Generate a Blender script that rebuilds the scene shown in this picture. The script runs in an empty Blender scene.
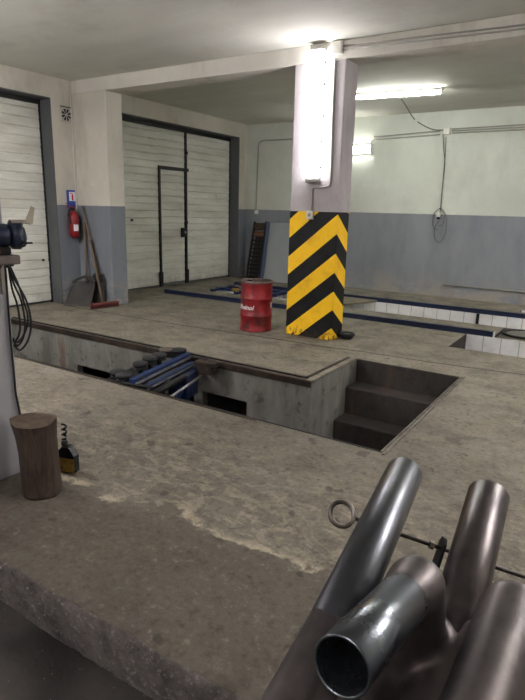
import bpy, bmesh, math, random
from mathutils import Vector, Matrix, noise
random.seed(7)
PI = math.pi
scn = bpy.context.scene
col = scn.collection

# ------------------------------------------------------------------ camera
YAW, PITCH, ROLL, FPX, H = 0.5673296, 0.2496523, 0.0264178, 551.78, 1.4
fw = Vector((-math.sin(YAW)*math.cos(PITCH), math.cos(YAW)*math.cos(PITCH), -math.sin(PITCH)))
r0 = Vector((math.cos(YAW), math.sin(YAW), 0)); u0 = r0.cross(fw)
rt = math.cos(ROLL)*r0 + math.sin(ROLL)*u0
up = -math.sin(ROLL)*r0 + math.cos(ROLL)*u0
cd = bpy.data.cameras.new('camera'); cam = bpy.data.objects.new('camera', cd); col.objects.link(cam)
M4 = Matrix((rt, up, -fw)).transposed().to_4x4(); M4.translation = Vector((0, 0, H)); cam.matrix_world = M4
cd.sensor_fit = 'VERTICAL'; cd.sensor_height = 24; cd.lens = 24*FPX/700; cd.clip_start = 0.02
scn.camera = cam
# surveying helpers: read a place of the room off the plane it lies on
def ray(x, y): return fw + (x-262.5)/FPX*rt - (y-350)/FPX*up
O = Vector((0, 0, H))
def PZ(x, y, z=0.0): d = ray(x, y); return O + d*((z-H)/d.z)
def PX(x, y, X): d = ray(x, y); return O + d*(X/d.x)
def PY(x, y, Y): d = ray(x, y); return O + d*(Y/d.y)
def PD(x, y, dep): return O + ray(x, y)*dep

# ------------------------------------------------------------------ object helpers
def tag(o, label=None, cat=None, group=None, kind=None):
    if label: o['label'] = label
    if cat: o['category'] = cat
    if group: o['group'] = group
    if kind: o['kind'] = kind
    return o
def empty(name, loc=(0, 0, 0), rz=0, label=None, cat=None, group=None, kind=None):
    o = bpy.data.objects.new(name, None); o.empty_display_size = .05; col.objects.link(o)
    o.location = loc; o.rotation_euler = (0, 0, rz)
    return tag(o, label, cat, group, kind)
class MB:
    def __init__(s): s.b = bmesh.new()
    def box(s, a, b, M=None):
        x0, y0, z0 = a; x1, y1, z1 = b
        v = [s.b.verts.new(p) for p in ((x0,y0,z0),(x1,y0,z0),(x1,y1,z0),(x0,y1,z0),(x0,y0,z1),(x1,y0,z1),(x1,y1,z1),(x0,y1,z1))]
        if M: 
            for q in v: q.co = M @ q.co
        for f in ((0,3,2,1),(4,5,6,7),(0,1,5,4),(1,2,6,5),(2,3,7,6),(3,0,4,7)): s.b.faces.new([v[i] for i in f])
        return s
    def bar(s, p, q, w, h, upv=(0,0,1)):
        p = Vector(p); q = Vector(q); z = (q-p); L = z.length; z.normalize()
        x = z.cross(Vector(upv)); 
        if x.length < 1e-4: x = z.cross(Vector((1,0,0)))
        x.normalize(); y = x.cross(z)
        M = Matrix((x, z, y)).transposed().to_4x4(); M.translation = p
        return s.box((-w/2, 0, -h/2), (w/2, L, h/2), M)
    def tube(s, pts, r, n=10, cap=True, closed=False):
        pts = [Vector(p) for p in pts]; N = len(pts)
        rr = r if isinstance(r, (list, tuple)) else [r]*N
        rings = []; pn = None
        for i, p in enumerate(pts):
            if closed: t = pts[(i+1) % N]-pts[i-1]
            else: t = pts[min(i+1, N-1)]-pts[max(i-1, 0)]
            t.normalize()
            if pn is None:
                pn = t.orthogonal().normalized()
            else:
                pn = (pn - t*pn.dot(t)); pn.normalize()
            bn = t.cross(pn)
            rings.append([s.b.verts.new(p + rr[i]*(math.cos(2*PI*k/n)*pn + math.sin(2*PI*k/n)*bn)) for k in range(n)])
        R_ = range(N) if closed else range(N-1)
        for i in R_:
            a = rings[i]; b = rings[(i+1) % N]
            off = 0
            if closed and i == N-1:
                off = min(range(n), key=lambda o: (b[o].co-a[0].co).length)
            for k in range(n):
                f = s.b.faces.new((a[k], a[(k+1) % n], b[(k+1+off) % n], b[(k+off) % n])); f.smooth = True
        if cap and not closed:
            s.b.faces.new(rings[0][::-1]); s.b.faces.new(rings[-1])
        return s
    def lathe(s, prof, n=32, M=None, smooth=True):
        M = M or Matrix.Identity(4); rings = []
        for (r, z) in prof:
            if r < 1e-6: rings.append([s.b.verts.new(M @ Vector((0, 0, z)))])
            else: rings.append([s.b.verts.new(M @ Vector((r*math.cos(2*PI*k/n), r*math.sin(2*PI*k/n), z))) for k in range(n)])
        for a, b in zip(rings, rings[1:]):
            for k in range(n):
                A = [a[0]] if len(a) == 1 else [a[k], a[(k+1) % n]]
                B = [b[0]] if len(b) == 1 else [b[(k+1) % n], b[k]]
                if len(A)+len(B) < 3: continue
                f = s.b.faces.new(A+B); f.smooth = smooth
        return s
    def prism(s, poly, M, h):
        a = [s.b.verts.new(M @ Vector((x, y, 0))) for x, y in poly]; b = [s.b.verts.new(M @ Vector((x, y, h))) for x, y in poly]
        s.b.faces.new(a[::-1]); s.b.faces.new(b)
        for i in range(len(a)):
            j = (i+1) % len(a); s.b.faces.new((a[i], a[j], b[j], b[i]))
        return s
    def quad(s, *p):
        s.b.faces.new([s.b.verts.new(q) for q in p]); return s
    def build(s, name, mat, parent=None, bevel=0, seg=2, normals=True):
        if normals: bmesh.ops.recalc_face_normals(s.b, faces=s.b.faces)
        me = bpy.data.meshes.new(name); s.b.to_mesh(me); s.b.free()
        o = bpy.data.objects.new(name, me); col.objects.link(o)
        if mat: me.materials.append(mat)
        if parent: o.parent = parent
        if bevel:
            m = o.modifiers.new('bevel', 'BEVEL'); m.width = bevel; m.segments = seg; m.limit_method = 'ANGLE'; m.angle_limit = .7
        return o
def align(p, d, roll=0):   # matrix with local z along d
    d = Vector(d).normalized(); q = d.to_track_quat('Z', 'Y').to_matrix().to_4x4() @ Matrix.Rotation(roll, 4, 'Z'); q.translation = Vector(p); return q
def copy_tree(o, parent=None):
    c = o.copy(); col.objects.link(c); c.parent = parent
    for ch in list(o.children): copy_tree(ch, c)
    return c
def arc(c, r, a0, a1, n, ux, uy):
    c = Vector(c); ux = Vector(ux); uy = Vector(uy)
    return [c + r*math.cos(a0+(a1-a0)*i/n)*ux + r*math.sin(a0+(a1-a0)*i/n)*uy for i in range(n+1)]
def smooth_path(P, n=6):
    P = [Vector(p) for p in P]; Q = []
    for i in range(len(P)-1):
        a = P[max(i-1, 0)]; b = P[i]; c = P[i+1]; d = P[min(i+2, len(P)-1)]
        for k in range(n):
            t = k/n; Q.append(.5*((2*b)+(-a+c)*t+(2*a-5*b+4*c-d)*t*t+(-a+3*b-3*c+d)*t**3))
    Q.append(P[-1]); return Q

# ------------------------------------------------------------------ materials
def srgb(*c): return tuple(((v/255)/12.92 if v/255 <= .04045 else ((v/255+.055)/1.055)**2.4) for v in c)+(1,)
class NT:
    def __init__(s, name):
        s.m = bpy.data.materials.new(name); s.m.use_nodes = True; s.t = s.m.node_tree; s.b = s.t.nodes['Principled BSDF']
        s.pos = s.n('ShaderNodeNewGeometry').outputs['Position']
    def n(s, ty, **k):
        o = s.t.nodes.new(ty)
        for a, v in k.items(): setattr(o, a, v)
        return o
    def l(s, a, b):
        if hasattr(a, 'is_output'): s.t.links.new(a, b)
        else: b.default_value = a
    def noise(s, scale, detail=6, rough=.6, vec=None, st=None, dist=0):
        v = vec or s.pos
        if st:
            mp = s.n('ShaderNodeMapping'); mp.inputs['Scale'].default_value = st; s.l(v, mp.inputs[0]); v = mp.outputs[0]
        o = s.n('ShaderNodeTexNoise'); s.l(v, o.inputs['Vector'])
        o.inputs['Scale'].default_value = scale; o.inputs['Detail'].default_value = detail; o.inputs['Roughness'].default_value = rough; o.inputs['Distortion'].default_value = dist
        return o.outputs['Fac']
    def ramp(s, f, a, b, va=0., vb=1.):
        o = s.n('ShaderNodeMapRange'); o.clamp = True; s.l(f, o.inputs[0])
        for i, v in enumerate((a, b, va, vb)): o.inputs[i+1].default_value = v
        return o.outputs[0]
    def math(s, op, a, b=0., c=None):
        o = s.n('ShaderNodeMath', operation=op); s.l(a, o.inputs[0]); s.l(b, o.inputs[1])
        if c is not None: s.l(c, o.inputs[2])
        return o.outputs[0]
    def mix(s, f, a, b, mode='MIX'):
        o = s.n('ShaderNodeMix', data_type='RGBA', blend_type=mode); s.l(f, o.inputs[0]); s.l(a, o.inputs[6]); s.l(b, o.inputs[7]); return o.outputs[2]
    def sep(s, v=None):
        o = s.n('ShaderNodeSeparateXYZ'); s.l(v or s.pos, o.inputs[0]); return o.outputs
    def out(s, c, rough=.7, metal=0., bump=None, bs=.3, bd=.01, spec=None):
        s.l(c, s.b.inputs['Base Color']); s.l(rough, s.b.inputs['Roughness']); s.l(metal, s.b.inputs['Metallic'])
        if spec is not None: s.b.inputs['Specular IOR Level'].default_value = spec
        if bump is not None:
            o = s.n('ShaderNodeBump'); o.inputs['Strength'].default_value = bs; o.inputs['Distance'].default_value = bd
            s.l(bump, o.inputs['Height']); s.l(o.outputs[0], s.b.inputs['Normal'])
        return s.m
def plain(name, c, rough=.6, metal=0., var=.25, scale=12, bs=.15, dirt=None, dirtamt=.55):
    N = NT(name); f = N.noise(scale); c = srgb(*c)
    d = tuple(v*(1-var) for v in c[:3])+(1,)
    k = N.mix(f, d, tuple(min(1, v*(1+var*.5)) for v in c[:3])+(1,))
    if dirt: k = N.mix(N.ramp(N.noise(scale*.6, 8, .7), dirtamt, dirtamt+.12), k, srgb(*dirt))
    return N.out(k, rough, metal, f, bs, .003)
def emit(name, c, s):
    m = bpy.data.materials.new(name); m.use_nodes = True; b = m.node_tree.nodes['Principled BSDF']
    b.inputs['Base Color'].default_value = (.8, .8, .8, 1); b.inputs['Emission Color'].default_value = (*c, 1); b.inputs['Emission Strength'].default_value = s; return m

def m_floor():
    N = NT('worn_concrete_floor'); X, Y, Z = N.sep()
    warp = N.noise(1.6, 8, .65)
    big = N.noise(.55, 5, .6); mid = N.noise(3.2, 9, .68); fine = N.noise(38, 6, .7); grain = N.noise(160, 3, .6)
    c = N.mix(N.ramp(big, .35, .65), srgb(112, 106, 95), srgb(138, 132, 119))
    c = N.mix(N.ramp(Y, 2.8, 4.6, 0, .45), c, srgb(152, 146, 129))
    c = N.mix(N.ramp(mid, .46, .62, 0, .6), c, srgb(92, 85, 75))
    c = N.mix(N.ramp(Y, 1.9, 3.6, .6, 0), c, srgb(98, 91, 80))  # darker towards the front: light falloff and wear painted into the colour
    pt = N.noise(2.6, 7, .62)
    c = N.mix(N.ramp(pt, .50, .60, 0, .45), c, srgb(124, 115, 99))
    # the smoother worn screed near the front edge, light falloff painted in; its broken boundary
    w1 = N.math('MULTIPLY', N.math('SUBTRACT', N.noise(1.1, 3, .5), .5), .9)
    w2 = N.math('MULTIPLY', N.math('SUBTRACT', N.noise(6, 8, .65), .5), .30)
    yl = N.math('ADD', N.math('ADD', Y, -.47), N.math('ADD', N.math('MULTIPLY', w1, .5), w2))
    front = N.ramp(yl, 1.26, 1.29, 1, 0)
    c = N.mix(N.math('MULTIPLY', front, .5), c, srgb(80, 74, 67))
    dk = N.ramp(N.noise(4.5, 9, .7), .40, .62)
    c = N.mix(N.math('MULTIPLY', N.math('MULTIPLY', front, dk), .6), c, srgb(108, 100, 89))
    # pale flaking laitance just beyond the boundary
    fl = N.math('MULTIPLY', N.ramp(yl, 1.27, 1.31), N.ramp(yl, 1.7, 2.5, 1, 0))
    flakes = N.math('MULTIPLY', N.ramp(N.noise(11, 12, .8, st=(.6, 1, 1), dist=.4), .49, .56), fl)
    c = N.mix(N.math('MULTIPLY', flakes, .55), c, srgb(158, 149, 132))
    edge = N.math('MULTIPLY', N.ramp(yl, 1.265, 1.285), N.ramp(yl, 1.30, 1.33, 1, 0))
    edge = N.math('MULTIPLY', edge, N.ramp(N.noise(3, 4), .44, .56))
    c = N.mix(N.math('MULTIPLY', edge, .8), c, srgb(180, 168, 146))
    ve = N.ramp(N.math('ABSOLUTE', N.math('SUBTRACT', N.noise(3.2, 8, .7, st=(.7, 1.2, 1)), .5)), .0, .012, 1, 0)
    c = N.mix(N.math('MULTIPLY', N.math('MULTIPLY', ve, N.ramp(front, 0, 1, .5, .0)), N.ramp(N.noise(1.7, 3), .5, .6)), c, srgb(160, 150, 130))
    # dark oil patches
    oil = N.ramp(N.noise(2.2, 6, .6, st=(1, 1.3, 1), dist=.4), .60, .68)
    c = N.mix(N.math('MULTIPLY', oil, .45), c, srgb(58, 52, 46))
    spots = N.ramp(N.noise(6.0, 3, .5), .66, .69)
    c = N.mix(N.math('MULTIPLY', spots, .6), c, srgb(46, 41, 37))
    # pale scuffs and cracks
    sc = N.ramp(N.noise(14, 10, .8, st=(1, .5, 1)), .63, .70)
    c = N.mix(N.math('MULTIPLY', sc, .35), c, srgb(170, 160, 142))
    m2 = N.noise(19, 9, .75)
    c = N.mix(N.ramp(m2, .36, .48, .55, 0), c, srgb(62, 56, 50))
    c = N.mix(N.ramp(m2, .56, .66, 0, .38), c, srgb(156, 147, 130))
    c = N.mix(N.ramp(grain, .3, .7, .12, 0), c, (0.02, .02, .02, 1))
    c = N.mix(N.ramp(fine, .35, .65, .22, 0), c, srgb(50, 44, 38))
    h = N.math('ADD', N.math('MULTIPLY', fine, .5), N.math('ADD', N.math('MULTIPLY', mid, .6), N.math('MULTIPLY', front, -.4)))
    return N.out(c, N.ramp(mid, .3, .7, .62, .88), 0, h, .55, .012, .3)
def m_lower():
    N = NT('dirty_lower_concrete'); mid = N.noise(2.6, 8, .65); fine = N.noise(30, 7, .7)
    c = N.mix(N.ramp(mid, .38, .62), srgb(36, 33, 31), srgb(66, 60, 56))
    c = N.mix(N.ramp(N.noise(60, 3, .6), .70, .74, 0, .6), c, srgb(165, 160, 155))
    c = N.mix(N.ramp(fine, .3, .6, .5, 0), c, srgb(40, 36, 34))
    return N.out(c, N.ramp(mid, .4, .6, .45, .8), 0, N.math('ADD', mid, N.math('MULTIPLY', fine, .4)), .5, .01)
def m_step():
    N = NT('chipped_step_face'); mid = N.noise(6, 10, .75); fine = N.noise(45, 8, .75)
    c = N.mix(N.ramp(mid, .36, .64), srgb(80, 73, 71), srgb(142, 133, 128))
    c = N.mix(N.ramp(fine, .56, .64, 0, .75), c, srgb(188, 182, 172))
    c = N.mix(N.ramp(fine, .30, .42, .8, 0), c, srgb(42, 38, 36))
    return N.out(c, .85, 0, N.math('ADD', mid, fine), 1., .03)
def m_wall(name, upc=(192, 190, 179), loc=(124, 128, 136), split=1.388, stain=(150, 142, 126), dirt=.5):
    N = NT(name); X, Y, Z = N.sep()
    big = N.noise(.9, 7, .62); st = N.noise(2.2, 8, .65, st=(1, 1, .35)); fine = N.noise(20, 6, .65)
    u = N.mix(N.ramp(big, .38, .66, 0, 1), srgb(*upc), tuple(v*.84 for v in srgb(*upc)[:3])+(1,))
    u = N.mix(N.ramp(st, .52, .72, 0, dirt), u, srgb(*stain))
    u = N.mix(N.ramp(N.noise(5, 8, .7), .6, .74, 0, .5), u, tuple(min(1, v*1.12) for v in srgb(*upc)[:3])+(1,))
    l = N.mix(N.ramp(st, .40, .66), srgb(*loc), tuple(v*.80 for v in srgb(*loc)[:3])+(1,))
    l = N.mix(N.ramp(N.noise(9, 8, .75), .66, .72, 0, .6), l, srgb(84, 86, 92))
    # plaster fallen off just above the floor
    low = N.ramp(Z, .05, .42, 1, 0); pe = N.math('MULTIPLY', low, N.ramp(N.noise(4, 10, .78, st=(.5, .5, 1)), .47, .52))
    l = N.mix(N.math('MULTIPLY', pe, .8), l, srgb(158, 150, 140))
    zz = N.math('ADD', Z, N.math('MULTIPLY', N.math('SUBTRACT', N.noise(14, 3), .5), .012))
    c = N.mix(N.math('GREATER_THAN', zz, split), l, u)
    return N.out(c, .75, 0, N.math('ADD', big, N.math('MULTIPLY', fine, .25)), .35, .012, .3)
def m_ceil():
    N = NT('ceiling_plaster'); big = N.noise(.5, 6, .6, st=(.6, 1.6, 1)); s = N.noise(1.4, 8, .7)
    c = N.mix(N.ramp(big, .35, .65), srgb(214, 213, 204), srgb(192, 190, 181))
    c = N.mix(N.ramp(s, .55, .75, 0, .5), c, srgb(168, 162, 154))
    c = N.mix(N.ramp(N.noise(3.4, 8, .7, st=(.35, 1.4, 1)), .62, .7, 0, .5), c, srgb(224, 222, 216))
    return N.out(c, .85, 0, s, .2, .01, .2)
def m_door():
    N = NT('painted_door_boards'); X, Y, Z = N.sep()
    s = N.noise(1.6, 8, .65, st=(1, .6, 2.5)); c = N.mix(N.ramp(s, .4, .66), srgb(226, 226, 217), srgb(196, 194, 183))
    c = N.mix(N.ramp(N.noise(6, 8, .7, st=(1, .5, 2)), .60, .72, 0, .55), c, srgb(150, 147, 134))
    c = N.mix(N.ramp(N.noise(2.8, 5, .6, st=(1, 1, 1)), .66, .74, 0, .5), c, srgb(140, 140, 134))
    c = N.mix(N.math('MULTIPLY', N.ramp(Z, 0, .3, 1, 0), N.ramp(N.noise(8), .4, .6, .1, .5)), c, srgb(120, 112, 98))
    return N.out(c, .45, 0, s, .1, .005)
def m_pillar():
    N = NT('pillar_paint_with_chevrons'); X, Y, Z = N.sep()
    geo = N.n('ShaderNodeNewGeometry'); nx = N.sep(geo.outputs['True Normal'])[0]
    side = N.math('GREATER_THAN', N.math('ABSOLUTE', nx), .5)
    uf = N.math('MULTIPLY', N.math('SUBTRACT', -2.576, X), .82)
    us = N.math('MULTIPLY', N.math('SUBTRACT', Y, 5.447), .72)
    u = N.math('ADD', N.math('MULTIPLY', uf, N.math('SUBTRACT', 1., side)), N.math('MULTIPLY', us, side))
    t = N.math('ADD', Z, u); t = N.math('DIVIDE', N.math('SUBTRACT', t, .165-.41*10), .408)
    blk = N.math('LESS_THAN', N.math('FRACT', t), .5)
    w = N.noise(6, 8, .7); ye = N.mix(N.ramp(w, .5, .75), srgb(252, 200, 34), srgb(226, 168, 26))
    bk = N.mix(N.ramp(w, .4, .7), srgb(12, 12, 15), srgb(28, 28, 32))
    c = N.mix(blk, ye, bk)
    chips = N.math('MULTIPLY', N.ramp(Z, .0, .14, 1, 0), N.ramp(N.noise(22, 4, .6), .50, .54))
    c = N.mix(chips, c, srgb(60, 48, 36))
    st = N.noise(2.4, 8, .66, st=(1, 1, .4)); wh = N.mix(N.ramp(st, .4, .7), srgb(186, 180, 182), srgb(158, 150, 152))
    c = N.mix(N.math('GREATER_THAN', Z, 1.39), c, wh)
    return N.out(c, .6, 0, w, .15, .006, .25)
def m_tile():
    N = NT('white_pit_tiles'); X, Y, Z = N.sep()
    def g(v, o=0.): 
        f = N.math('FRACT', N.math('DIVIDE', N.math('ADD', v, 50.+o), .2)); return N.math('ADD', N.math('LESS_THAN', f, .02), N.math('GREATER_THAN', f, .985))
    k = N.math('MINIMUM', N.math('ADD', g(X, .04), g(Z, .0)), 1.)
    n = N.noise(4, 7, .7); c = N.mix(N.ramp(n, .45, .7), srgb(242, 240, 240), srgb(214, 212, 208))
    c = N.mix(k, c, srgb(150, 145, 135)); return N.out(c, .3, 0)
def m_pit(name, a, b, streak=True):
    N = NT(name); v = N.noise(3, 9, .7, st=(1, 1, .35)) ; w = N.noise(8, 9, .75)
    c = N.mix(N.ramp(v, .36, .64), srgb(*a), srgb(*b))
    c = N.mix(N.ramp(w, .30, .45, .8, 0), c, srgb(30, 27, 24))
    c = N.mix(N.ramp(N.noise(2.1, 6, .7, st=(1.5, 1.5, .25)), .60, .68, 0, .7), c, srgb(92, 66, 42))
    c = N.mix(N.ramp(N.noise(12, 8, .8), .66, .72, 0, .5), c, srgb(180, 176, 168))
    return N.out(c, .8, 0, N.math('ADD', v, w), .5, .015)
def m_metal(name, a, b, rough=.35, metal=.9, scale=30, bs=.1, scuff=.35):
    N = NT(name); v = N.noise(scale, 8, .7); w = N.noise(scale*.3, 5, .6)
    c = N.mix(N.ramp(w, .38, .64), srgb(*a), srgb(*b)); c = N.mix(N.ramp(v, .6, .75, 0, scuff), c, srgb(130, 122, 118))
    return N.out(c, N.ramp(v, .3, .7, rough-.05, rough+.06), metal, v, bs, .0008)
def m_wood(name, a, b, st, scale=10):
    N = NT(name); v = N.noise(scale, 9, .7, st=st, dist=.8); c = N.mix(N.ramp(v, .34, .66), srgb(*a), srgb(*b))
    c = N.mix(N.ramp(N.noise(scale*.5, 8, .7, st=st), .60, .68, 0, .7), c, tuple(min(1, q*1.7) for q in srgb(*b)[:3])+(1,))
    c = N.mix(N.ramp(v, .28, .38, .9, 0), c, srgb(24, 18, 14)); return N.out(c, .8, 0, v, .7, .012)

MF = m_floor(); ML = m_lower(); MS = m_step(); MC = m_ceil(); MD = m_door(); MP = m_pillar(); MT = m_tile()
MW = m_wall('two_tone_wall_left', (208, 203, 191)); MWB = m_wall('two_tone_wall_back', (208, 212, 202), (138, 141, 148), 1.392, (172, 174, 162), .4)
MBEAM = m_wall('beam_plaster', (212, 208, 199), split=-5)
MWP = m_wall('whitewashed_pillar', (160, 158, 162), split=-5, stain=(112, 110, 112))
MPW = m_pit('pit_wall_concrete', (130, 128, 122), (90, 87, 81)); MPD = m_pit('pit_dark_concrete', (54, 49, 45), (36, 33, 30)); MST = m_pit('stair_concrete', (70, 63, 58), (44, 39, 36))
MJ = plain('jamb_grey_paint', (86, 88, 90), .7, 0, .3, 6)
MBK = plain('black_iron', (26, 26, 27), .5, .3, .3, 20)
MRU = m_metal('rusty_steel_angle', (70, 58, 50), (44, 36, 31), .6, .5, 25, .3)
MST2 = m_metal('worn_steel_angle', (128, 120, 110), (88, 80, 72), .5, .6, 30, .2)
MBL = plain('blue_rail_paint', (24, 38, 72), .45, .1, .35, 14, dirt=(40, 38, 40), dirtamt=.56)
MBL2 = plain('blue_machine_paint', (20, 46, 92), .4, .1, .3, 14, dirt=(30, 30, 34), dirtamt=.52)
MRD = plain('drum_red_paint', (150, 28, 38), .42, .1, .3, 9, dirt=(84, 30, 32), dirtamt=.52)
MRU2 = plain('black_rubber', (26, 26, 28), .75, 0, .3, 20)
MWHT = plain('white_plastic', (214, 212, 204), .5, 0, .12, 10)
MCON = plain('painted_conduit', (160, 158, 150), .6, 0, .2, 10)
MCBL = plain('grey_cable_sheath', (84, 83, 80), .6, 0, .15, 10)
MPIPE = m_metal('bare_steel_pipe', (104, 106, 112), (80, 81, 86), .33, .95, 14, .02, .05)
MPIPE2 = m_metal('brushed_steel_pipe', (130, 136, 140), (104, 108, 114), .27, .95, 10, .02, 0)
MWELD = m_metal('lacquered_weld_metal', (104, 96, 95), (72, 66, 66), .42, .75, 34, .35, .25)
MBOLT = m_metal('eyebolt_steel', (150, 142, 134), (96, 90, 86), .35, .9, 60, .1)
MPLAST = plain('black_scoop_plastic', (64, 62, 60), .55, 0, .3, 9)
MWD = m_wood('handle_wood', (124, 106, 86), (94, 78, 62), (6, 6, 1)); MWDD = m_wood('dark_handle_wood', (84, 64, 50), (56, 42, 34), (6, 6, 1))
MBARK = m_wood('bare_log_wood', (78, 61, 49), (36, 26, 20), (5, 5, .8), 7); MLTOP = m_wood('log_end_grain', (112, 96, 80), (78, 64, 54), (1, 1, 1), 14)
MBRM = plain('broom_red_wood', (112, 52, 48), .7, 0, .3, 14)
MEX = plain('extinguisher_red', (132, 22, 30), .3, 0, .15, 10)
MSB = plain('sign_blue', (24, 74, 160), .4, 0, .1, 10); MSW = plain('sign_white', (232, 230, 232), .5, 0, .05, 8); MSR = plain('sign_red', (200, 40, 40), .5, 0, .05, 8)
MGRY = plain('grinder_grey', (152, 144, 134), .45, .2, .2, 20); MNVY = plain('grinder_blue', (30, 40, 64), .4, .1, .2, 20)
MSHF = m_metal('shelf_steel', (112, 102, 96), (74, 66, 62), .55, .5, 18, .3)
MORG = plain('orange_switch', (206, 92, 50), .5, 0, .1, 10)
MSTONE = plain('grinding_stone', (70, 72, 78), .9, 0, .3, 60)
MBOARD = plain('pale_grey_board', (150, 155, 156), .6, 0, .15, 3, dirt=(132, 136, 138), dirtamt=.55)
MPLY = plain('dirty_cover_plate', (118, 110, 92), .8, 0, .35, 6, dirt=(80, 74, 62), dirtamt=.52)
MYL = plain('oil_label_yellow', (176, 140, 58), .5, 0, .6, 60, dirt=(60, 46, 24), dirtamt=.54)
MGLS = plain('black_bottle_plastic', (20, 20, 22), .25, 0, .2, 10)
MSLV = m_metal('silver_edge', (190, 190, 188), (150, 150, 148), .35, .8, 30)
MRUST = plain('rust_orange', (128, 82, 56), .8, 0, .4, 20)
MTRAY = plain('lamp_tray', (206, 206, 200), .5, 0, .1, 8)
MGRT = plain('galvanised_mesh', (130, 128, 120), .5, .5, .3, 40)
MHOLE = plain('vent_dark', (20, 20, 20), .9)

def struct(name, mb, mat, parent=None, **k):
    o = mb.build(name, mat, parent, **k)
    if not parent: o['kind'] = 'structure'
    return o

# ------------------------------------------------------------------ the setting
YE = 1.075; ZL = -.19                 # front edge of the raised floor, level of the lower floor
XR, YB, ZC = 3.4, 9.75, 3.03
PA = (-6.3, -2.03, 2.985, 3.96)       # first pit
PS = (-2.03, -1.036, 2.985, 4.918)    # its stair
P2 = (-5.95, 1.6, 7.58, 8.44)         # second, tiled pit
PR = (-1.44, 1.6, 6.03, 6.86)         # tiled recess before it
P3 = (-1.17, 1.6, 9.0, 9.22)
holes = [PA, PS, P2, PR, P3]
xs = sorted({-7.0, XR} | {h[0] for h in holes} | {h[1] for h in holes}); YF = YE+.06; ys = sorted({YF, YB} | {h[2] for h in holes} | {h[3] for h in holes})
bm = bmesh.new(); V = {}
def gv(x, y):
    if (x, y) not in V: V[(x, y)] = bm.verts.new((x, y, 0))
    return V[(x, y)]
for i in range(len(xs)-1):
    for j in range(len(ys)-1):
        cx, cy = (xs[i]+xs[i+1])/2, (ys[j]+ys[j+1])/2
        if any(h[0] < cx < h[1] and h[2] < cy < h[3] for h in holes): continue
        bm.faces.new((gv(xs[i], ys[j]), gv(xs[i+1], ys[j]), gv(xs[i+1], ys[j+1]), gv(xs[i], ys[j+1])))
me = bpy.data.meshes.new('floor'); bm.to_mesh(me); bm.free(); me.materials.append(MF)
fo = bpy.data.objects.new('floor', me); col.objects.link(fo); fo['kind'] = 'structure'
# chipped front face of the raised floor with a crumbled arris
bm = bmesh.new(); nx_ = 900; rows = []
for i in range(nx_+1):
    x = -7.0 + (XR+7.0)*i/nx_; r = []
    for k, (dy, z) in enumerate(((.06, 0), (.030, 0), (.014, -.002), (.003, -.010), (-.003, -.028), (-.006, -.055), (-.007, -.085), (-.006, -.12), (-.004, -.16), (0, ZL-.01))):
        n1 = noise.noise(Vector((x*3, .6, 1))); n2 = noise.noise(Vector((x*14, k*1.1, 3))); n3 = noise.noise(Vector((x*42, k*2.1, 5)))
        chip = max(0, noise.noise(Vector((x*7, 4, 9)))-.12)
        a = (.010*n1+.008*n2+.005*n3) if k > 1 else (0 if k == 0 else .004*n2)
        if 1 < k < 6: a += .05*chip*(1-abs(k-3)/3.2)
        dz = -abs(n2)*.008-.03*chip if 1 < k < 5 else 0
        r.append(bm.verts.new((x, YE+dy+a, z+dz)))
    rows.append(r)
for a, b in zip(rows, rows[1:]):
    for k in range(len(a)-1):
        f = bm.faces.new((a[k], a[k+1], b[k+1], b[k])); f.material_index = 1 if k < 2 else 0
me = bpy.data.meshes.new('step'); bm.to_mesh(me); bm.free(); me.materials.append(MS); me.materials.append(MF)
so = bpy.data.objects.new('trim_1', me); col.objects.link(so); so['kind'] = 'structure'
me.shade_smooth()
lf = MB().box((-7.0, -3.6, ZL-.1), (XR, YE+.12, ZL)); struct('floor_lower', lf, ML)
struct('ceiling', MB().box((-7.2, -3.7, ZC), (XR+.2, YB+.2, ZC+.15)), MC)
# left wall with two gate openings
XW, XD = -6.71, -6.94; D1 = (1.5, 5.112, 2.765); D2 = (6.2, 9.48, 2.765)
w = MB()
for y0, y1, z0, z1 in ((-3.6, D1[0], -.2, ZC), (D1[0], D1[1], D1[2], ZC), (D1[1], D2[0], 0, ZC), (D2[0], D2[1], D2[2], ZC), (D2[1], YB, 0, ZC)):
    w.box((XW-.35, y0, z0), (XW, y1, z1))
struct('wall_left', w, MW)
struct('wall_back', MB().box((-7.06, YB, 0), (XR, YB+.2, ZC)), MWB)
struct('wall_right', MB().box((XR, -3.6, -.2), (XR+.2, YB, ZC)), MW)
struct('wall_front', MB().box((-7.06, -3.8, -.2), (XR+.2, -3.6, ZC)), MW)
struct('wall_beyond_gates', MB().box((XW-.5, D1[0]-.2, -.1), (XW-.36, D2[1]+.2, ZC)), MJ)
# column standing at the left wall, beam carried by it and the pillar
struct('trim_2', MB().box((XW, 5.45, 0), (-6.03, 5.74, 2.86)), MW, bevel=.01)
struct('trim_3', MB().box((XW, 5.45, 2.86), (XR, 5.75, ZC)), MBEAM, bevel=.008)
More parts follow.
